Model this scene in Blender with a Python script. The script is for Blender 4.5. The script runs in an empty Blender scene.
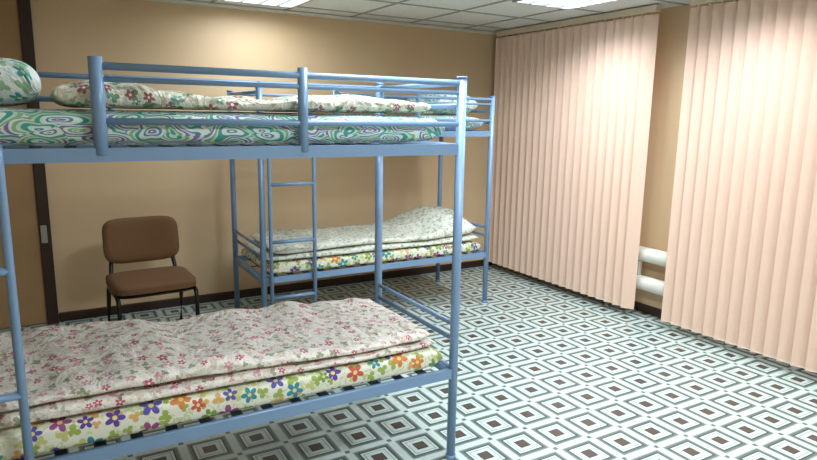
import bpy, bmesh, math, random
from mathutils import Vector, Matrix, noise
random.seed(3)
scene=bpy.context.scene
scene.view_settings.view_transform='Standard'
scene.view_settings.look='None'
scene.view_settings.exposure=0.15
def lin(c):
    return tuple(((v/255)/12.92 if v/255<=0.04045 else ((v/255+0.055)/1.055)**2.4) for v in c)+(1.0,)

# ---------------- node helpers ----------------
class NT:
    def __init__(s,name):
        s.m=bpy.data.materials.new(name); s.m.use_nodes=True
        s.t=s.m.node_tree; s.n=s.t.nodes; s.l=s.t.links
        s.b=s.n['Principled BSDF']
    def new(s,k,**kw):
        n=s.n.new(k)
        for a,b in kw.items(): setattr(n,a,b)
        return n
    def put(s,sock,v):
        if isinstance(v,bpy.types.NodeSocket): s.l.new(v,sock)
        elif v is not None: sock.default_value=v
    def math(s,op,a,b=None,c=None,clamp=False):
        n=s.new('ShaderNodeMath',operation=op); n.use_clamp=clamp
        s.put(n.inputs[0],a); s.put(n.inputs[1],b)
        if c is not None: s.put(n.inputs[2],c)
        return n.outputs[0]
    def vmath(s,op,a,b=None):
        n=s.new('ShaderNodeVectorMath',operation=op)
        s.put(n.inputs[0],a); s.put(n.inputs[1],b)
        return n.outputs['Value'] if op=='LENGTH' else n.outputs[0]
    def ramp(s,f,stops,const=False):
        n=s.new('ShaderNodeValToRGB'); r=n.color_ramp
        r.interpolation='CONSTANT' if const else 'LINEAR'
        while len(r.elements)<len(stops): r.elements.new(1.0)
        for e,(p,c) in zip(r.elements,stops):
            e.position=p; e.color=c
        s.put(n.inputs[0],f); return n.outputs[0]
    def mix(s,f,a,b,mode='MIX'):
        n=s.new('ShaderNodeMix',data_type='RGBA',blend_type=mode)
        s.put(n.inputs[0],f); s.put(n.inputs[6],a); s.put(n.inputs[7],b)
        return n.outputs[2]
    def noise(s,vec,scale,detail=3,rough=.5,dist=0):
        n=s.new('ShaderNodeTexNoise'); s.put(n.inputs['Vector'],vec)
        n.inputs['Scale'].default_value=scale; n.inputs['Detail'].default_value=detail
        n.inputs['Roughness'].default_value=rough; n.inputs['Distortion'].default_value=dist
        return n.outputs[0],n.outputs[1]
    def bump(s,h,strength=.3,dist=.01):
        n=s.new('ShaderNodeBump'); n.inputs['Strength'].default_value=strength
        n.inputs['Distance'].default_value=dist; s.put(n.inputs['Height'],h)
        s.l.new(n.outputs[0],s.b.inputs['Normal'])
    def obj(s): return s.new('ShaderNodeTexCoord').outputs['Object']
    def uv(s): return s.new('ShaderNodeTexCoord').outputs['UV']
    def col(s,c): s.put(s.b.inputs['Base Color'],c)
    def set(s,**kw):
        for a,b in kw.items(): s.b.inputs[a.replace('_',' ')].default_value=b

def plain(name,rgb,rough=.5,metal=0,var=.06,scale=12):
    t=NT(name); f,_=t.noise(t.obj(),scale)
    c=lin(rgb); d=tuple(v*(1-var*2) for v in c[:3])+(1,)
    t.col(t.mix(f,d,c)); t.set(Roughness=rough,Metallic=metal); return t.m

def mat_wall():
    t=NT('wall_paint'); o=t.obj()
    f,_=t.noise(o,1.3,5,.6); g,_=t.noise(o,60,4)
    t.col(t.mix(f,lin((222,188,146)),lin((230,200,160))))
    t.set(Roughness=.5); t.bump(g,.25,.004); return t.m
def mat_floor():
    t=NT('linoleum'); o=t.obj(); s=t.new('ShaderNodeSeparateXYZ'); t.l.new(o,s.inputs[0])
    P=0.225
    def fr(a,off): 
        x=t.math('FRACT',t.math('ADD',t.math('DIVIDE',a,P),off)); return t.math('ABSOLUTE',t.math('SUBTRACT',x,.5))
    ax=fr(s.outputs[0],100.0); ay=fr(s.outputs[1],100.0)
    m=t.math('MULTIPLY',t.math('MAXIMUM',ax,ay),2.0)
    mn=t.math('MULTIPLY',t.math('MINIMUM',ax,ay),2.0)
    W=lin((226,238,232)); D=lin((52,62,60)); B=lin((98,82,72)); G=lin((158,176,168)); G2=lin((110,124,120))
    c=t.ramp(m,[(0,B),(.22,D),(.27,W),(.46,G),(.50,W),(.60,D),(.66,G2),(.77,G),(.83,W)],True)
    corner=t.math('GREATER_THAN',mn,.90); c=t.mix(corner,c,G2)
    n,_=t.noise(o,26,5,.7)
    c=t.mix(t.math('MULTIPLY',n,.6),c,lin((132,144,138)),'MULTIPLY')
    n2,_=t.noise(o,2.2,3)
    t.col(c); t.put(t.b.inputs['Roughness'],t.math('ADD',t.math('MULTIPLY',n2,.25),.2)); return t.m
def mat_ceiling():
    t=NT('ceiling_tile'); o=t.obj(); f,_=t.noise(o,90,4,.7)
    c=t.ramp(f,[(.3,lin((200,202,198))),(.5,lin((236,238,234))),(1,lin((240,242,238)))])
    t.col(c); t.set(Roughness=.9); t.bump(f,.4,.003); return t.m

def flower_mask(t,uv,scale,R,pet=2.5,rnd=.75):
    v=t.new('ShaderNodeTexVoronoi',voronoi_dimensions='2D',feature='F1')
    t.l.new(uv,v.inputs['Vector']); v.inputs['Scale'].default_value=scale; v.inputs['Randomness'].default_value=rnd
    d=t.vmath('SUBTRACT',uv,v.outputs['Position'])
    s=t.new('ShaderNodeSeparateXYZ'); t.l.new(d,s.inputs[0])
    r=t.math('SQRT',t.math('ADD',t.math('MULTIPLY',s.outputs[0],s.outputs[0]),t.math('MULTIPLY',s.outputs[1],s.outputs[1])))
    th=t.math('ARCTAN2',s.outputs[1],s.outputs[0])
    cs=t.new('ShaderNodeSeparateColor'); t.l.new(v.outputs['Color'],cs.inputs[0])
    th=t.math('ADD',th,t.math('MULTIPLY',cs.outputs[1],6.28))
    p=t.math('ABSOLUTE',t.math('COSINE',t.math('MULTIPLY',th,pet)))
    size=t.math('MULTIPLY',t.math('ADD',t.math('MULTIPLY',cs.outputs[2],.5),.6),R)
    lim=t.math('MULTIPLY',size,t.math('ADD',t.math('MULTIPLY',p,.65),.35))
    return t.math('LESS_THAN',r,lim),t.math('LESS_THAN',r,t.math('MULTIPLY',size,.24)),cs.outputs[0]
def mat_flower_print():
    t=NT('flower_print_cotton'); uv=t.uv()
    n,_=t.noise(uv,26,2,.5,1.2)
    base=t.ramp(n,[(0,lin((236,234,216))),(.55,lin((236,234,216))),(.565,lin((205,215,165))),(.63,lin((205,215,165))),(.645,lin((238,234,222)))])
    sh=t.vmath('ADD',uv,(.37,.21,0))
    a,ac,ah=flower_mask(t,sh,17,.026,1.5)
    c=t.mix(a,base,t.ramp(ah,[(0,lin((160,180,90))),(.5,lin((220,175,110))),(.75,lin((205,205,130)))],True))
    b,bc,bh=flower_mask(t,uv,11,.040,2.5,.65)
    fc=t.ramp(bh,[(0,lin((98,72,160))),(.25,lin((205,95,80))),(.36,lin((60,145,160))),(.50,lin((160,80,140))),(.66,lin((96,88,170))),(.82,lin((215,135,70))),(.9,lin((120,160,80)))],True)
    c=t.mix(b,c,fc); c=t.mix(bc,c,lin((240,215,120)))
    t.col(c); t.set(Roughness=.85); k,_=t.noise(uv,12,3); t.bump(k,.35,.01); return t.m
def mat_small_floral(name,base1,base2,c1,c2,c3,dens=1.0):
    t=NT(name); uv=t.uv()
    n,_=t.noise(uv,14,3,.5,2.2)
    base=t.ramp(n,[(0,base1),(.45,base1),(.47,base2),(.49,base1),(.55,base1),(.57,base2),(.59,base1),(1,base1)])
    sh=t.vmath('ADD',uv,(.41,.13,0))
    a,ac,ah=flower_mask(t,sh,20,.019*dens,1.5,.95)
    c=t.mix(a,base,t.ramp(ah,[(0,c3),(.45,base2),(.8,c2)],True))
    b,bc,bh=flower_mask(t,uv,15,.021*dens,2.5,.95)
    c=t.mix(b,c,t.ramp(bh,[(0,c1),(.35,c2),(.6,base2),(.85,c1)],True)); c=t.mix(bc,c,lin((245,230,210)))
    t.col(c); t.set(Roughness=.75)
    k,_=t.noise(uv,9,4,.6,.6); t.bump(k,1.0,.04); return t.m
def mat_paisley():
    t=NT('paisley_cotton'); uv=t.uv()
    _,nc=t.noise(uv,6,2); n0=t.vmath('SUBTRACT',nc,(.5,.5,.5)); sc=t.new('ShaderNodeVectorMath',operation='SCALE'); t.l.new(n0,sc.inputs[0]); sc.inputs['Scale'].default_value=.12
    w=t.vmath('ADD',uv,sc.outputs[0])
    mp=t.new('ShaderNodeMapping'); t.l.new(w,mp.inputs[0]); mp.inputs['Rotation'].default_value=(0,0,.8); mp.inputs['Scale'].default_value=(.5,1.25,1)
    v=t.new('ShaderNodeTexVoronoi',voronoi_dimensions='2D'); t.l.new(mp.outputs[0],v.inputs['Vector']); v.inputs['Scale'].default_value=17
    cs=t.new('ShaderNodeSeparateColor'); t.l.new(v.outputs['Color'],cs.inputs[0])
    f=t.math('FRACT',t.math('ADD',t.math('MULTIPLY',v.outputs['Distance'],1.3),t.math('MULTIPLY',cs.outputs[0],.95)))
    cr=t.ramp(f,[(0,lin((224,238,228))),(.12,lin((78,166,154))),(.28,lin((200,230,212))),(.38,lin((142,190,140))),(.50,lin((230,240,232))),(.60,lin((146,120,174))),(.72,lin((220,230,230))),(.82,lin((82,148,170))),(.92,lin((232,240,234)))],True)
    t.col(cr); t.set(Roughness=.75); k,_=t.noise(uv,10,3); t.bump(k,.6,.03); return t.m

M={}
M['wall']=mat_wall(); M['floor']=mat_floor(); M['ceil']=mat_ceiling()
M['flower']=mat_flower_print()
M['pink']=mat_small_floral('pink_floral_quilt',lin((240,233,222)),lin((216,196,178)),lin((196,96,122)),lin((218,160,168)),lin((160,164,134)),.92)
M['rose']=mat_small_floral('rose_floral_quilt',lin((226,222,202)),lin((178,176,148)),lin((160,96,104)),lin((110,160,142)),lin((100,142,104)),1.1)
M['green']=mat_small_floral('cream_floral_quilt',lin((236,236,222)),lin((204,206,184)),lin((160,170,155)),lin((204,188,166)),lin((170,182,158)),.85)
M['paisley']=mat_paisley()
M['steel']=plain('blue_enamel',(130,160,194),.36,.1,.04)
M['slat']=plain('slat_steel',(80,96,120),.5,.2)
M['trim']=plain('trim_dark_brown',(56,36,26),.45)
M['door']=plain('door_wood',(184,146,102),.5,0,.12,4)
M['metal']=plain('brushed_metal',(190,190,185),.3,.9)
M['white']=plain('white_enamel',(236,232,220),.35)
M['headrail']=plain('headrail_cream',(226,206,180),.4)
M['tbar']=plain('tbar_grey',(165,166,164),.5)
M['seat']=plain('brown_upholstery',(124,88,56),.9,0,.15,120)
M['black']=plain('black_steel',(26,24,24),.35,.3)
M['pillow']=mat_small_floral('white_pillowcase',lin((236,240,236)),lin((205,222,220)),lin((70,165,155)),lin((140,190,170)),lin((150,190,150)),1.3)
t=NT('blind_fabric'); f,_=t.noise(t.obj(),40,3); t.col(t.mix(f,lin((238,200,176)),lin((242,208,186)))); t.set(Roughness=.6)
M['blind']=t.m
t=NT('night_glass'); t.col(lin((14,18,26))); t.set(Roughness=.05); M['glass']=t.m
t=NT('lamp_diffuser'); f,_=t.noise(t.obj(),3)
t.col(lin((240,245,250))); t.b.inputs['Emission Color'].default_value=lin((215,235,255)); t.b.inputs['Emission Strength'].default_value=6; M['lamp']=t.m

# ---------------- mesh helpers ----------------
def link(ob,parent=None):
    scene.collection.objects.link(ob)
    if parent: ob.parent=parent
    return ob
def empty(name,loc=(0,0,0)):
    e=bpy.data.objects.new(name,None); e.location=loc; e.empty_display_size=.1
    return link(e)
def finish(bm,name,mat,parent=None,smooth=False,bevel=0,loc=None):
    me=bpy.data.meshes.new(name); bmesh.ops.recalc_face_normals(bm,faces=bm.faces); bm.to_mesh(me); bm.free()
    if smooth:
        for p in me.polygons: p.use_smooth=True
    ob=bpy.data.objects.new(name,me); me.materials.append(M[mat] if isinstance(mat,str) else mat)
    if loc is not None: ob.location=loc
    link(ob,parent)
    if bevel:
        b=ob.modifiers.new('bevel','BEVEL'); b.width=bevel; b.segments=2; b.limit_method='ANGLE'
    return ob
def bx(bm,a,b,mi=0):
    a=Vector(a); b=Vector(b)
    r=bmesh.ops.create_cube(bm,size=1)
    bmesh.ops.scale(bm,vec=(b-a),verts=r['verts']); bmesh.ops.translate(bm,vec=(a+b)/2,verts=r['verts'])
    return r['verts']
def tube(bm,pts,r,seg=12,cap=True):
    pts=[Vector(p) for p in pts]; rings=[]
    for i,p in enumerate(pts):
        if i==0: d=pts[1]-p
        elif i==len(pts)-1: d=p-pts[i-1]
        else: d=(pts[i+1]-p).normalized()+(p-pts[i-1]).normalized()
        d.normalize()
        ref=Vector((0,0,1)) if abs(d.z)<.95 else Vector((1,0,0))
        u=d.cross(ref).normalized(); w=d.cross(u).normalized()
        rings.append([bm.verts.new(p+u*math.cos(2*math.pi*k/seg)*r+w*math.sin(2*math.pi*k/seg)*r) for k in range(seg)])
    for a,b in zip(rings,rings[1:]):
        best=min(range(seg),key=lambda s:(a[0].co-b[s].co).length)
        for k in range(seg):
            try: bm.faces.new((a[k],a[(k+1)%seg],b[(k+1+best)%seg],b[(k+best)%seg]))
            except ValueError: pass
    if cap:
        bm.faces.new(rings[0]); bm.faces.new(rings[-1])
def obox(name,a,b,mat,parent=None,bevel=0):
    bm=bmesh.new(); bx(bm,a,b); return finish(bm,name,mat,parent,bevel=bevel)

def textile(name,x0,x1,y0,y1,zb,ztop,mat,amp=.006,wob=.01,ey=.3,ez=.55,seed=0,nx=110,nr=56,parent=None,freq=6,endp=10):
    """soft rounded slab with wrinkles; uv in metres (length, arc)"""
    bm=bmesh.new(); uvl=bm.loops.layers.uv.new('UVMap')
    rings=[];V=[]
    cy=(y0+y1)/2; hw=(y1-y0)/2; L=x1-x0
    for i in range(nx+1):
        xi=-math.cos(math.pi*i/nx); s=abs(xi)
        xi2=math.copysign(s**.9,xi) if s>0 else 0
        x=(x0+x1)/2+L/2*xi2
        kz=max(0,1-abs(xi2)**(endp*2))**.5; ky=1-.05*abs(xi2)**14
        if i in(0,nx): kz=.02
        ring=[];arc=0;vv=[];prev=None
        for k in range(nr):
            a=2*math.pi*k/nr-math.pi/2
            c,s_=math.cos(a),math.sin(a)
            py=math.copysign(abs(c)**ey,c); pz=math.copysign(abs(s_)**ez,s_)
            y=cy+hw*ky*py
            zt=ztop(x,max(y0,min(y1,y))); zb_=zb(x,y) if callable(zb) else zb
            zm=(zb_+zt)/2; hz=(zt-zb_)/2
            z=zm+hz*pz*kz
            nv=noise.noise_vector(Vector((x*freq+seed*7.3,y*freq,z*freq*1.5)))
            nv2=noise.noise_vector(Vector((x*2.3+seed*3.1,y*2,seed)))
            top=max(0,pz)
            z+=nv.z*amp*2*(.15+top)*kz
            y+=(nv.y*amp+nv2.y*wob*.8)*abs(py)**3
            y=max(y,y0-.004)
            xx=x+nv2.x*wob*abs(xi2)**4
            p=Vector((xx,y,z))
            if z<zb_+.0005: p.z=zb_+.0005
            if prev is not None: arc+=(p-prev).length
            prev=p; ring.append(bm.verts.new(p)); vv.append(arc)
        rings.append(ring); V.append((x,vv,arc))
    for i in range(nx):
        for k in range(nr):
            k2=(k+1)%nr
            f=bm.faces.new((rings[i][k],rings[i+1][k],rings[i+1][k2],rings[i][k2]))
            def uvk(ii,kk,wrap):
                v=V[ii][1][kk] if not wrap else V[ii][2]+.02
                return (V[ii][0]+seed*1.7,v+seed*.9)
            w=(k2==0)
            for lp,q in zip(f.loops,(uvk(i,k,False),uvk(i+1,k,False),uvk(i+1,k2,w),uvk(i,k2,w))): lp[uvl].uv=q
    bm.faces.new(rings[0]); bm.faces.new(rings[-1])
    return finish(bm,name,mat,parent,smooth=True)

# ---------------- room ----------------
XL,XR,YB,YF,ZC=-1.7,4.20,5.20,-1.6,2.42
obox('floor',(XL-.1,YF-.1,-.1),(XR+.25,YB+.1,0),'floor')
obox('ceiling',(XL-.1,YF-.1,ZC),(XR+.25,YB+.1,ZC+.1),'ceil')
bm=bmesh.new()
DX0,DX1=-.95,-.035
bx(bm,(XL,YB,0),(XR+.2,YB+.1,ZC)); finish(bm,'wall_back','wall')
obox('wall_left',(XL-.1,YF,0),(XL,YB,ZC),'wall')
obox('wall_front',(XL,YF-.1,0),(XR+.2,YF,ZC),'wall')
bm=bmesh.new()
wins=[(3.45,4.85),(1.15,2.80),(-1.1,.55)]
zs,zt=.80,2.15
bx(bm,(XR,YF,0),(XR+.2,YB,zs)); bx(bm,(XR,YF,zt),(XR+.2,YB,ZC))
ys=[YF]+[v for w in sorted(wins) for v in w]+[YB]
for a,b in zip(ys[::2],ys[1::2]): bx(bm,(XR,a,zs),(XR+.2,b,zt))
finish(bm,'wall_right','wall')
for i,(a,b) in enumerate(wins):
    e=empty('window_%d'%(i+1),(0,0,0))
    bm=bmesh.new(); w=.06
    X0,X1=XR+.08,XR+.14
    bx(bm,(X0,a,zs),(X1,b,zs+w));bx(bm,(X0,a,zt-w),(X1,b,zt));bx(bm,(X0,a,zs+w),(X1,a+w,zt-w));bx(bm,(X0,b-w,zs+w),(X1,b,zt-w))
    m=(a+b)/2; bx(bm,(X0,m-w/2,zs+w),(X1,m+w/2,zt-w))
    finish(bm,'frame','white',e,bevel=.004)
    obox('glass',(XR+.105,a+w,zs+w),(XR+.112,b-w,zt-w),'glass',e)
    obox('sill',(XR-.04,a-.03,zs-.03),(XR+.08,b+.03,zs),'white',e,.004)
e=empty('door_1')
obox('leaf',(DX0+.05,YB-.03,.01),(DX1-.06,YB-.005,ZC-.02),'door',e,.004)
bm=bmesh.new()
bx(bm,(DX1-.06,YB-.045,0),(DX1+.015,YB-.002,ZC-.002)); bx(bm,(DX0-.015,YB-.045,0),(DX0+.05,YB-.002,ZC-.002))
finish(bm,'frame','trim',e,bevel=.004)
bm=bmesh.new(); bx(bm,(DX1-.05,YB-.05,.62),(DX1-.01,YB-.0455,.75)); bx(bm,(DX1-.04,YB-.056,.66),(DX1-.022,YB-.05,.71))
finish(bm,'strike_plate','metal',e,bevel=.001)
obox('baseboard_back',(DX1+.02,YB-.02,0),(XR-.02,YB,.07),'trim',bevel=.004)
obox('baseboard_left',(XL,YF,0),(XL+.02,YB-.02,.07),'trim',bevel=.004)
obox('baseboard_right',(XR-.02,YF,0),(XR,YB-.02,.07),'trim',bevel=.004)
bm=bmesh.new(); x=XR-.6
while x>XL: bx(bm,(x-.012,YF,ZC-.006),(x+.012,YB,ZC)); x-=.6
y=YB-.25
while y>YF: bx(bm,(XL,y-.012,ZC-.0055),(XR,y+.012,ZC)); y-=.6
finish(bm,'trim_ceiling_grid','tbar')
bm=bmesh.new(); bx(bm,(XL,YB-.03,ZC-.03),(XR,YB,ZC-.006)); bx(bm,(XL,YF,ZC-.03),(XL+.03,YB-.03,ZC-.006)); finish(bm,'trim_ceiling_edge','white')

def fixture(cx,cy,power,spread=140):
    e=empty('ceiling_light',(cx,cy,ZC))
    h=.285
    bm=bmesh.new()
    for a,b in (((-h,-h,-.02),(h,-h+.02,-.007)),((-h,h-.02,-.02),(h,h,-.007)),((-h,-h+.02,-.02),(-h+.02,h-.02,-.007)),((h-.02,-h+.02,-.02),(h,h-.02,-.007))): bx(bm,a,b)
    for i in range(1,8):
        q=-h+2*h*i/8
        bx(bm,(-h+.02,q-.004,-.02),(h-.02,q+.004,-.009))
    for i in range(1,4):
        q=-h+2*h*i/4
        bx(bm,(q-.006,-h+.02,-.022),(q+.006,h-.02,-.009))
    finish(bm,'louvre','metal',e)
    bm=bmesh.new(); bx(bm,(-h+.02,-h+.02,-.0085),(h-.02,h-.02,-.0065)); finish(bm,'diffuser','lamp',e)
    L=bpy.data.lights.new('lamp','AREA'); L.shape='SQUARE'; L.size=.5; L.energy=power; L.color=(.84,.93,1.0); L.spread=math.radians(spread)
    o=bpy.data.objects.new('lamp',L); o.location=(0,0,-.03); link(o,e)
fixture(3.3,3.45,18,145)
fixture(3.3,2.25,17,145)
fixture(3.3,.45,16,150)
fixture(1.5,4.65,8,170)
fixture(1.5,2.25,32,175)  # unseen fixture added over the near bunk as fill for general exposure
fixture(1.5,.45,42,175)  # another unseen fixture, added to brighten the room away from the blinds

def blinds(y0,y1):
    e=empty('vertical_blinds',(3.98,y0,0))
    n=int(round((y1-y0)/.088)); sp=(y1-y0)/n
    bm=bmesh.new(); ang=math.radians(-32)
    for i in range(n):
        c=(i+.5)*sp; segs=4; W=.052
        cols=[]
        an=ang+math.radians(random.uniform(-1.5,1.5))
        for k in range(segs+1):
            s=-1+2*k/segs; bow=.0012*(1-s*s)
            yy=c+math.cos(an)*W*s+math.sin(an)*bow
            xx=math.sin(an)*W*s-math.cos(an)*bow
            cols.append((bm.verts.new((xx,yy,.065)),bm.verts.new((xx,yy,2.345))))
        for a,b in zip(cols,cols[1:]): bm.faces.new((a[0],b[0],b[1],a[1]))
    ob=finish(bm,'slats','blind',e,smooth=False)
    so=ob.modifiers.new('s','SOLIDIFY'); so.thickness=.0012
    bm=bmesh.new()
    bx(bm,(-.025,-.01,2.36),(.03,y1-y0+.01,2.41))
    finish(bm,'headrail','headrail',e,bevel=.004)
    bm=bmesh.new()
    for i in range(n):
        bx(bm,(-.004,(i+.5)*sp-.005,2.34),(.004,(i+.5)*sp+.005,2.362))
    tube(bm,[(-.03,.02,.08),(-.03,y1-y0-.02,.08)],.0018,6)
    finish(bm,'carriers_and_chain','white',e)
blinds(3.24,5.12)
blinds(.75,2.94)
blinds(-1.2,.60)

e=empty('radiator_pipes')
def capsule(bm,y0,y1,x,z,r):
    seg=20; rings=[]
    prof=[(y0+r*(1-math.cos(a)),r*math.sin(a)) for a in [math.pi/2*k/6 for k in range(1,7)]]+[(y1-r*(1-math.cos(a)),r*math.sin(a)) for a in [math.pi/2*k/6 for k in range(6,0,-1)]]
    for y,q in prof: rings.append([bm.verts.new((x+q*math.cos(2*math.pi*k/seg),y,z+q*math.sin(2*math.pi*k/seg))) for k in range(seg)])
    for a,b in zip(rings,rings[1:]):
        for k in range(seg): bm.faces.new((a[k],a[(k+1)%seg],b[(k+1)%seg],b[k]))
    bm.faces.new(rings[0]); bm.faces.new(rings[-1])
bm=bmesh.new(); capsule(bm,2.90,4.95,4.10,.51,.058); capsule(bm,2.90,4.95,4.10,.275,.058)
tube(bm,[(4.10,4.85,.28),(4.10,4.85,.5)],.02); tube(bm,[(4.10,3.3,.28),(4.10,3.3,.5)],.02)
for y in(3.6,4.6):
    tube(bm,[(4.10,y,.5),(4.198,y,.5)],.012); tube(bm,[(4.10,y,.28),(4.198,y,.28)],.012); tube(bm,[(4.10,y,.0),(4.10,y,.26)],.012)
finish(bm,'pipes','white',e,smooth=True)

# ---------------- bunk beds ----------------
LEN,WID=1.93,.75
def bunk(x0,y0,lw):
    bm=bmesh.new(); X=LEN; Y=WID
    for x in(0,X):
        for y in(0,Y):
            tube(bm,[(x,y,0.0),(x,y,1.735)],.0205,16)
            tube(bm,[(x,y,1.735),(x,y,1.742)],.0235,16)
            tube(bm,[(x,y,0.0),(x,y,.02)],.0245,16)
    for z in(.425,1.44):
        for y in(0,Y): bx(bm,(.015,y-.012,z-.022),(X-.015,y+.012,z+.022))
        for x in(0,X): bx(bm,(x-.012,.015,z-.022),(x+.012,Y-.015,z+.022))
    for x in(0,X):
        for z in(.585,.655,1.53,1.62,1.715): tube(bm,[(x,.0,z),(x,Y,z)],.0115,10)
    g0=.55
    for x in(g0,g0+.675): 
        tube(bm,[(x,0,1.44),(x,0,1.742)],.0185 if x>g0 else .021,14)
    for z,r in((1.715,.0125),(1.675,.009),(1.545,.0115)):
        tube(bm,[(g0,0,z),(X,0,z)],r,10)
    for x in(.65,1.29): tube(bm,[(x,Y,1.44),(x,Y,1.725)],.014,12)
    for z in(1.715,1.62): tube(bm,[(0,Y,z),(X,Y,z)],.0115,10)
    yl=-.035
    for x in(.045,lw): tube(bm,[(x,yl,.0),(x,yl,1.42),(x,yl+.01,1.452),(x,yl+.035,1.468)],.0135,12)
    for z in(.30,.70,1.10): tube(bm,[(.045,yl,z),(lw,yl,z)],.013,10)
    for x in(.045,lw): bx(bm,(x-.012,yl-.002,.41),(x+.012,-.01,.44))
    ob=finish(bm,'bunk_bed','steel',None,loc=(x0,y0,0),bevel=0)
    for p in ob.data.polygons: p.use_smooth=len(p.vertices)==4 and p.area<.05
    bm=bmesh.new()
    for z in(.425,1.44):
        for i in range(1,16):
            x=X*i/16; bx(bm,(x-.02,.012,z-.012),(x+.02,Y-.012,z-.004))
        for yy in(.25,.5): bx(bm,(.012,yy-.015,z-.016),(X-.012,yy+.015,z-.0122))
    finish(bm,'slats','slat',ob)
    return ob
NX,NY=-.40,2.20
RX,RY=1.24,4.12
bunk(NX,NY,.275); bunk(RX,RY,.365)
def sm(a,b,t):
    t=max(0,min(1,(t-a)/(b-a))); return t*t*(3-2*t)
# near lower bunk
def f1(x,y): return .545+.012*sm(1.2,0,x)
textile('flower_print_mattress',NX+.03,NX+LEN-.035,NY+.0155,NY+WID-.03,.449,f1,'flower',.002,.004,.13,.45,seed=1)
def f2(x,y): return .583+.03*sm(1.3,-.1,x)+.012*sm(NY+.1,NY+.6,y)
textile('pink_floral_quilt',NX+.045,NX+LEN-.06,NY+.022,NY+WID-.045,lambda x,y:f1(x,y)+.005,f2,'pink',.006,.015,.18,.7,seed=2,freq=7)
def f3(x,y): return f2(x,y)+.038+.022*sm(1.2,0,x)+.013*math.sin(x*6+y*5)
textile('pink_floral_quilt',NX+.06,NX+LEN-.10,NY+.035,NY+WID-.06,lambda x,y:f2(x,y)+.003,f3,'pink',.013,.03,.2,.8,seed=3,freq=8)
# near upper bunk
textile('paisley_mattress',NX+.04,NX+LEN-.05,NY+.026,NY+WID-.03,1.464,lambda x,y:1.580,'paisley',.0015,.008,.2,.6,seed=4)
textile('rose_floral_quilt',NX+.42,NX+LEN-.12,NY+.04,NY+WID-.06,1.586,lambda x,y:1.640+.034*sm(.5,-.1,x)+.010*math.sin(x*7),'rose',.012,.02,.2,.6,seed=5,freq=8)
textile('bed_pillow',NX+.04,NX+.40,NY+.08,NY+WID-.1,1.586,lambda x,y:1.74,'pillow',.006,.006,.4,.9,seed=6,nx=60,endp=2)
# rear lower
textile('flower_print_mattress',RX+.03,RX+LEN-.035,RY+.0155,RY+WID-.03,.449,lambda x,y:.538,'flower',.0015,.004,.13,.45,seed=7)
def zr(x,y): return .585+.008*math.sin(x*5+y*4)+.07*sm(RX+1.1,RX+1.7,x)*sm(RY+.05,RY+.45,y)
textile('cream_floral_quilt',RX+.045,RX+LEN-.06,RY+.02,RY+WID-.045,.5455,zr,'green',.005,.015,.2,.6,seed=8)
textile('cream_floral_quilt',RX+.10,RX+LEN-.075,RY+.04,RY+WID-.06,lambda x,y:zr(x,y)+.003,lambda x,y:zr(x,y)+.055+.06*sm(RX+1.3,RX+1.75,x),'green',.011,.025,.2,.75,seed=9,freq=8)
# rear upper
textile('paisley_mattress',RX+.04,RX+LEN-.05,RY+.026,RY+WID-.03,1.464,lambda x,y:1.580,'paisley',.0015,.006,.16,.6,seed=10)
textile('rose_floral_quilt',RX+.12,RX+LEN-.50,RY+.05,RY+WID-.06,1.586,lambda x,y:1.63+.01*math.sin(x*7),'rose',.010,.02,.2,.6,seed=11)
textile('bed_pillow',RX+LEN-.47,RX+LEN-.06,RY+.10,RY+WID-.1,1.586,lambda x,y:1.76,'pillow',.006,.01,.4,.9,seed=12,nx=60,endp=2)

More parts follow.
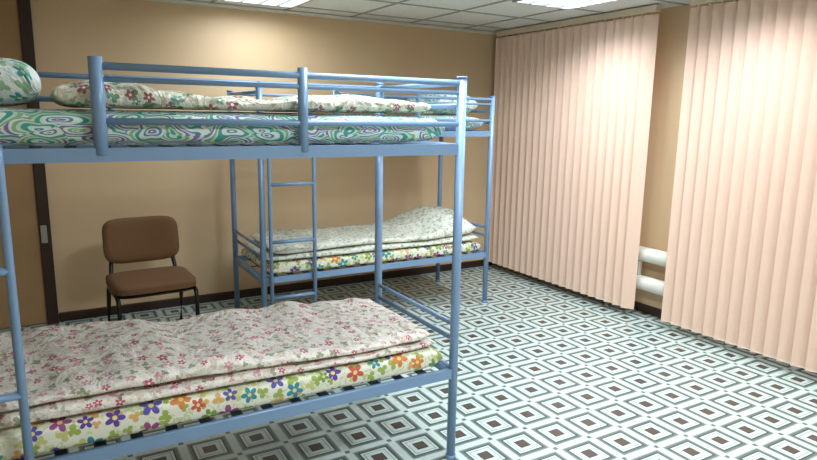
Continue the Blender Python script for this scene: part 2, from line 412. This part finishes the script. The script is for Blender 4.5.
# ---------------- chair ----------------
def cushion(name,w,d,h,mat,parent,loc,rot=(0,0,0),curve=0,pw=4):
    bm=bmesh.new(); bmesh.ops.create_cube(bm,size=2); bmesh.ops.subdivide_edges(bm,edges=bm.edges,cuts=11,use_grid_fill=True)
    for v in bm.verts:
        x,y,z=v.co
        m=max(abs(x),abs(y),1e-6); q=(abs(x)**pw+abs(y)**pw)**(1/pw)
        s=m/q if q>0 else 1
        x2,y2=x*s,y*s
        e=max(0,1-max(abs(x),abs(y))**6)
        z2=z*(.55+.45*e**.5)
        v.co=(x2*w/2,y2*d/2,z2*h/2+curve*x2*x2)
    ob=finish(bm,name,mat,parent,smooth=True,loc=loc); ob.rotation_euler=rot; return ob
ch=empty('visitor_chair',(.55,4.46,0)); ch.rotation_euler=(0,0,math.radians(4))
cushion('seat',.53,.46,.07,'seat',ch,(0,-.01,.435),(math.radians(2),0,0),0,6)
cushion('seat_shell',.50,.43,.02,'black',ch,(0,-.01,.396),(math.radians(2),0,0),0,6)
cushion('backrest',.50,.32,.055,'seat',ch,(0,.262,.675),(math.radians(81),0,0),curve=.035,pw=5)
cushion('backrest_shell',.48,.30,.02,'black',ch,(0,.295,.680),(math.radians(81),0,0),curve=.035,pw=5)
bm=bmesh.new()
for s in(-1,1):
    tube(bm,[(s*.245,-.235,0),(s*.245,-.225,.33),(s*.245,-.215,.375),(s*.245,-.18,.390),(s*.245,.12,.390),(s*.235,.17,.405),(s*.215,.205,.45),(s*.20,.26,.60),(s*.19,.30,.74)],.0145,12)
    tube(bm,[(s*.25,.27,0),(s*.245,.20,.25),(s*.245,.14,.38)],.0145,12)
    tube(bm,[(s*.245,-.235,0),(s*.245,-.235,.02)],.018,12); tube(bm,[(s*.25,.27,0),(s*.25,.268,.02)],.018,12)
tube(bm,[(-.245,-.12,.386),(.245,-.12,.386)],.011); tube(bm,[(-.245,.12,.386),(.245,.12,.386)],.011)
finish(bm,'frame','black',ch,smooth=True)

# ---------------- world & camera ----------------
w=bpy.data.worlds.new('World'); scene.world=w; w.use_nodes=True
w.node_tree.nodes['Background'].inputs[0].default_value=(.05,.06,.08,1); w.node_tree.nodes['Background'].inputs[1].default_value=.3
X=Vector((.8655,-.0774,.4948)).normalized(); Y=Vector((-.4998,-.1659,.8501)); Y=(Y-X*Y.dot(X)).normalized(); Z=X.cross(Y)
right=Vector((X[0],Y[0],Z[0])); down=Vector((X[1],Y[1],Z[1])); fwd=Vector((X[2],Y[2],Z[2]))
R=Matrix((right,-down,-fwd)).transposed()
cam=bpy.data.cameras.new('camera'); co=bpy.data.objects.new('camera',cam); link(co)
co.matrix_world=Matrix.Translation((0,0,1.58))@R.to_4x4()
cam.sensor_width=36; cam.lens=36*620/817; cam.clip_start=.02
scene.camera=co
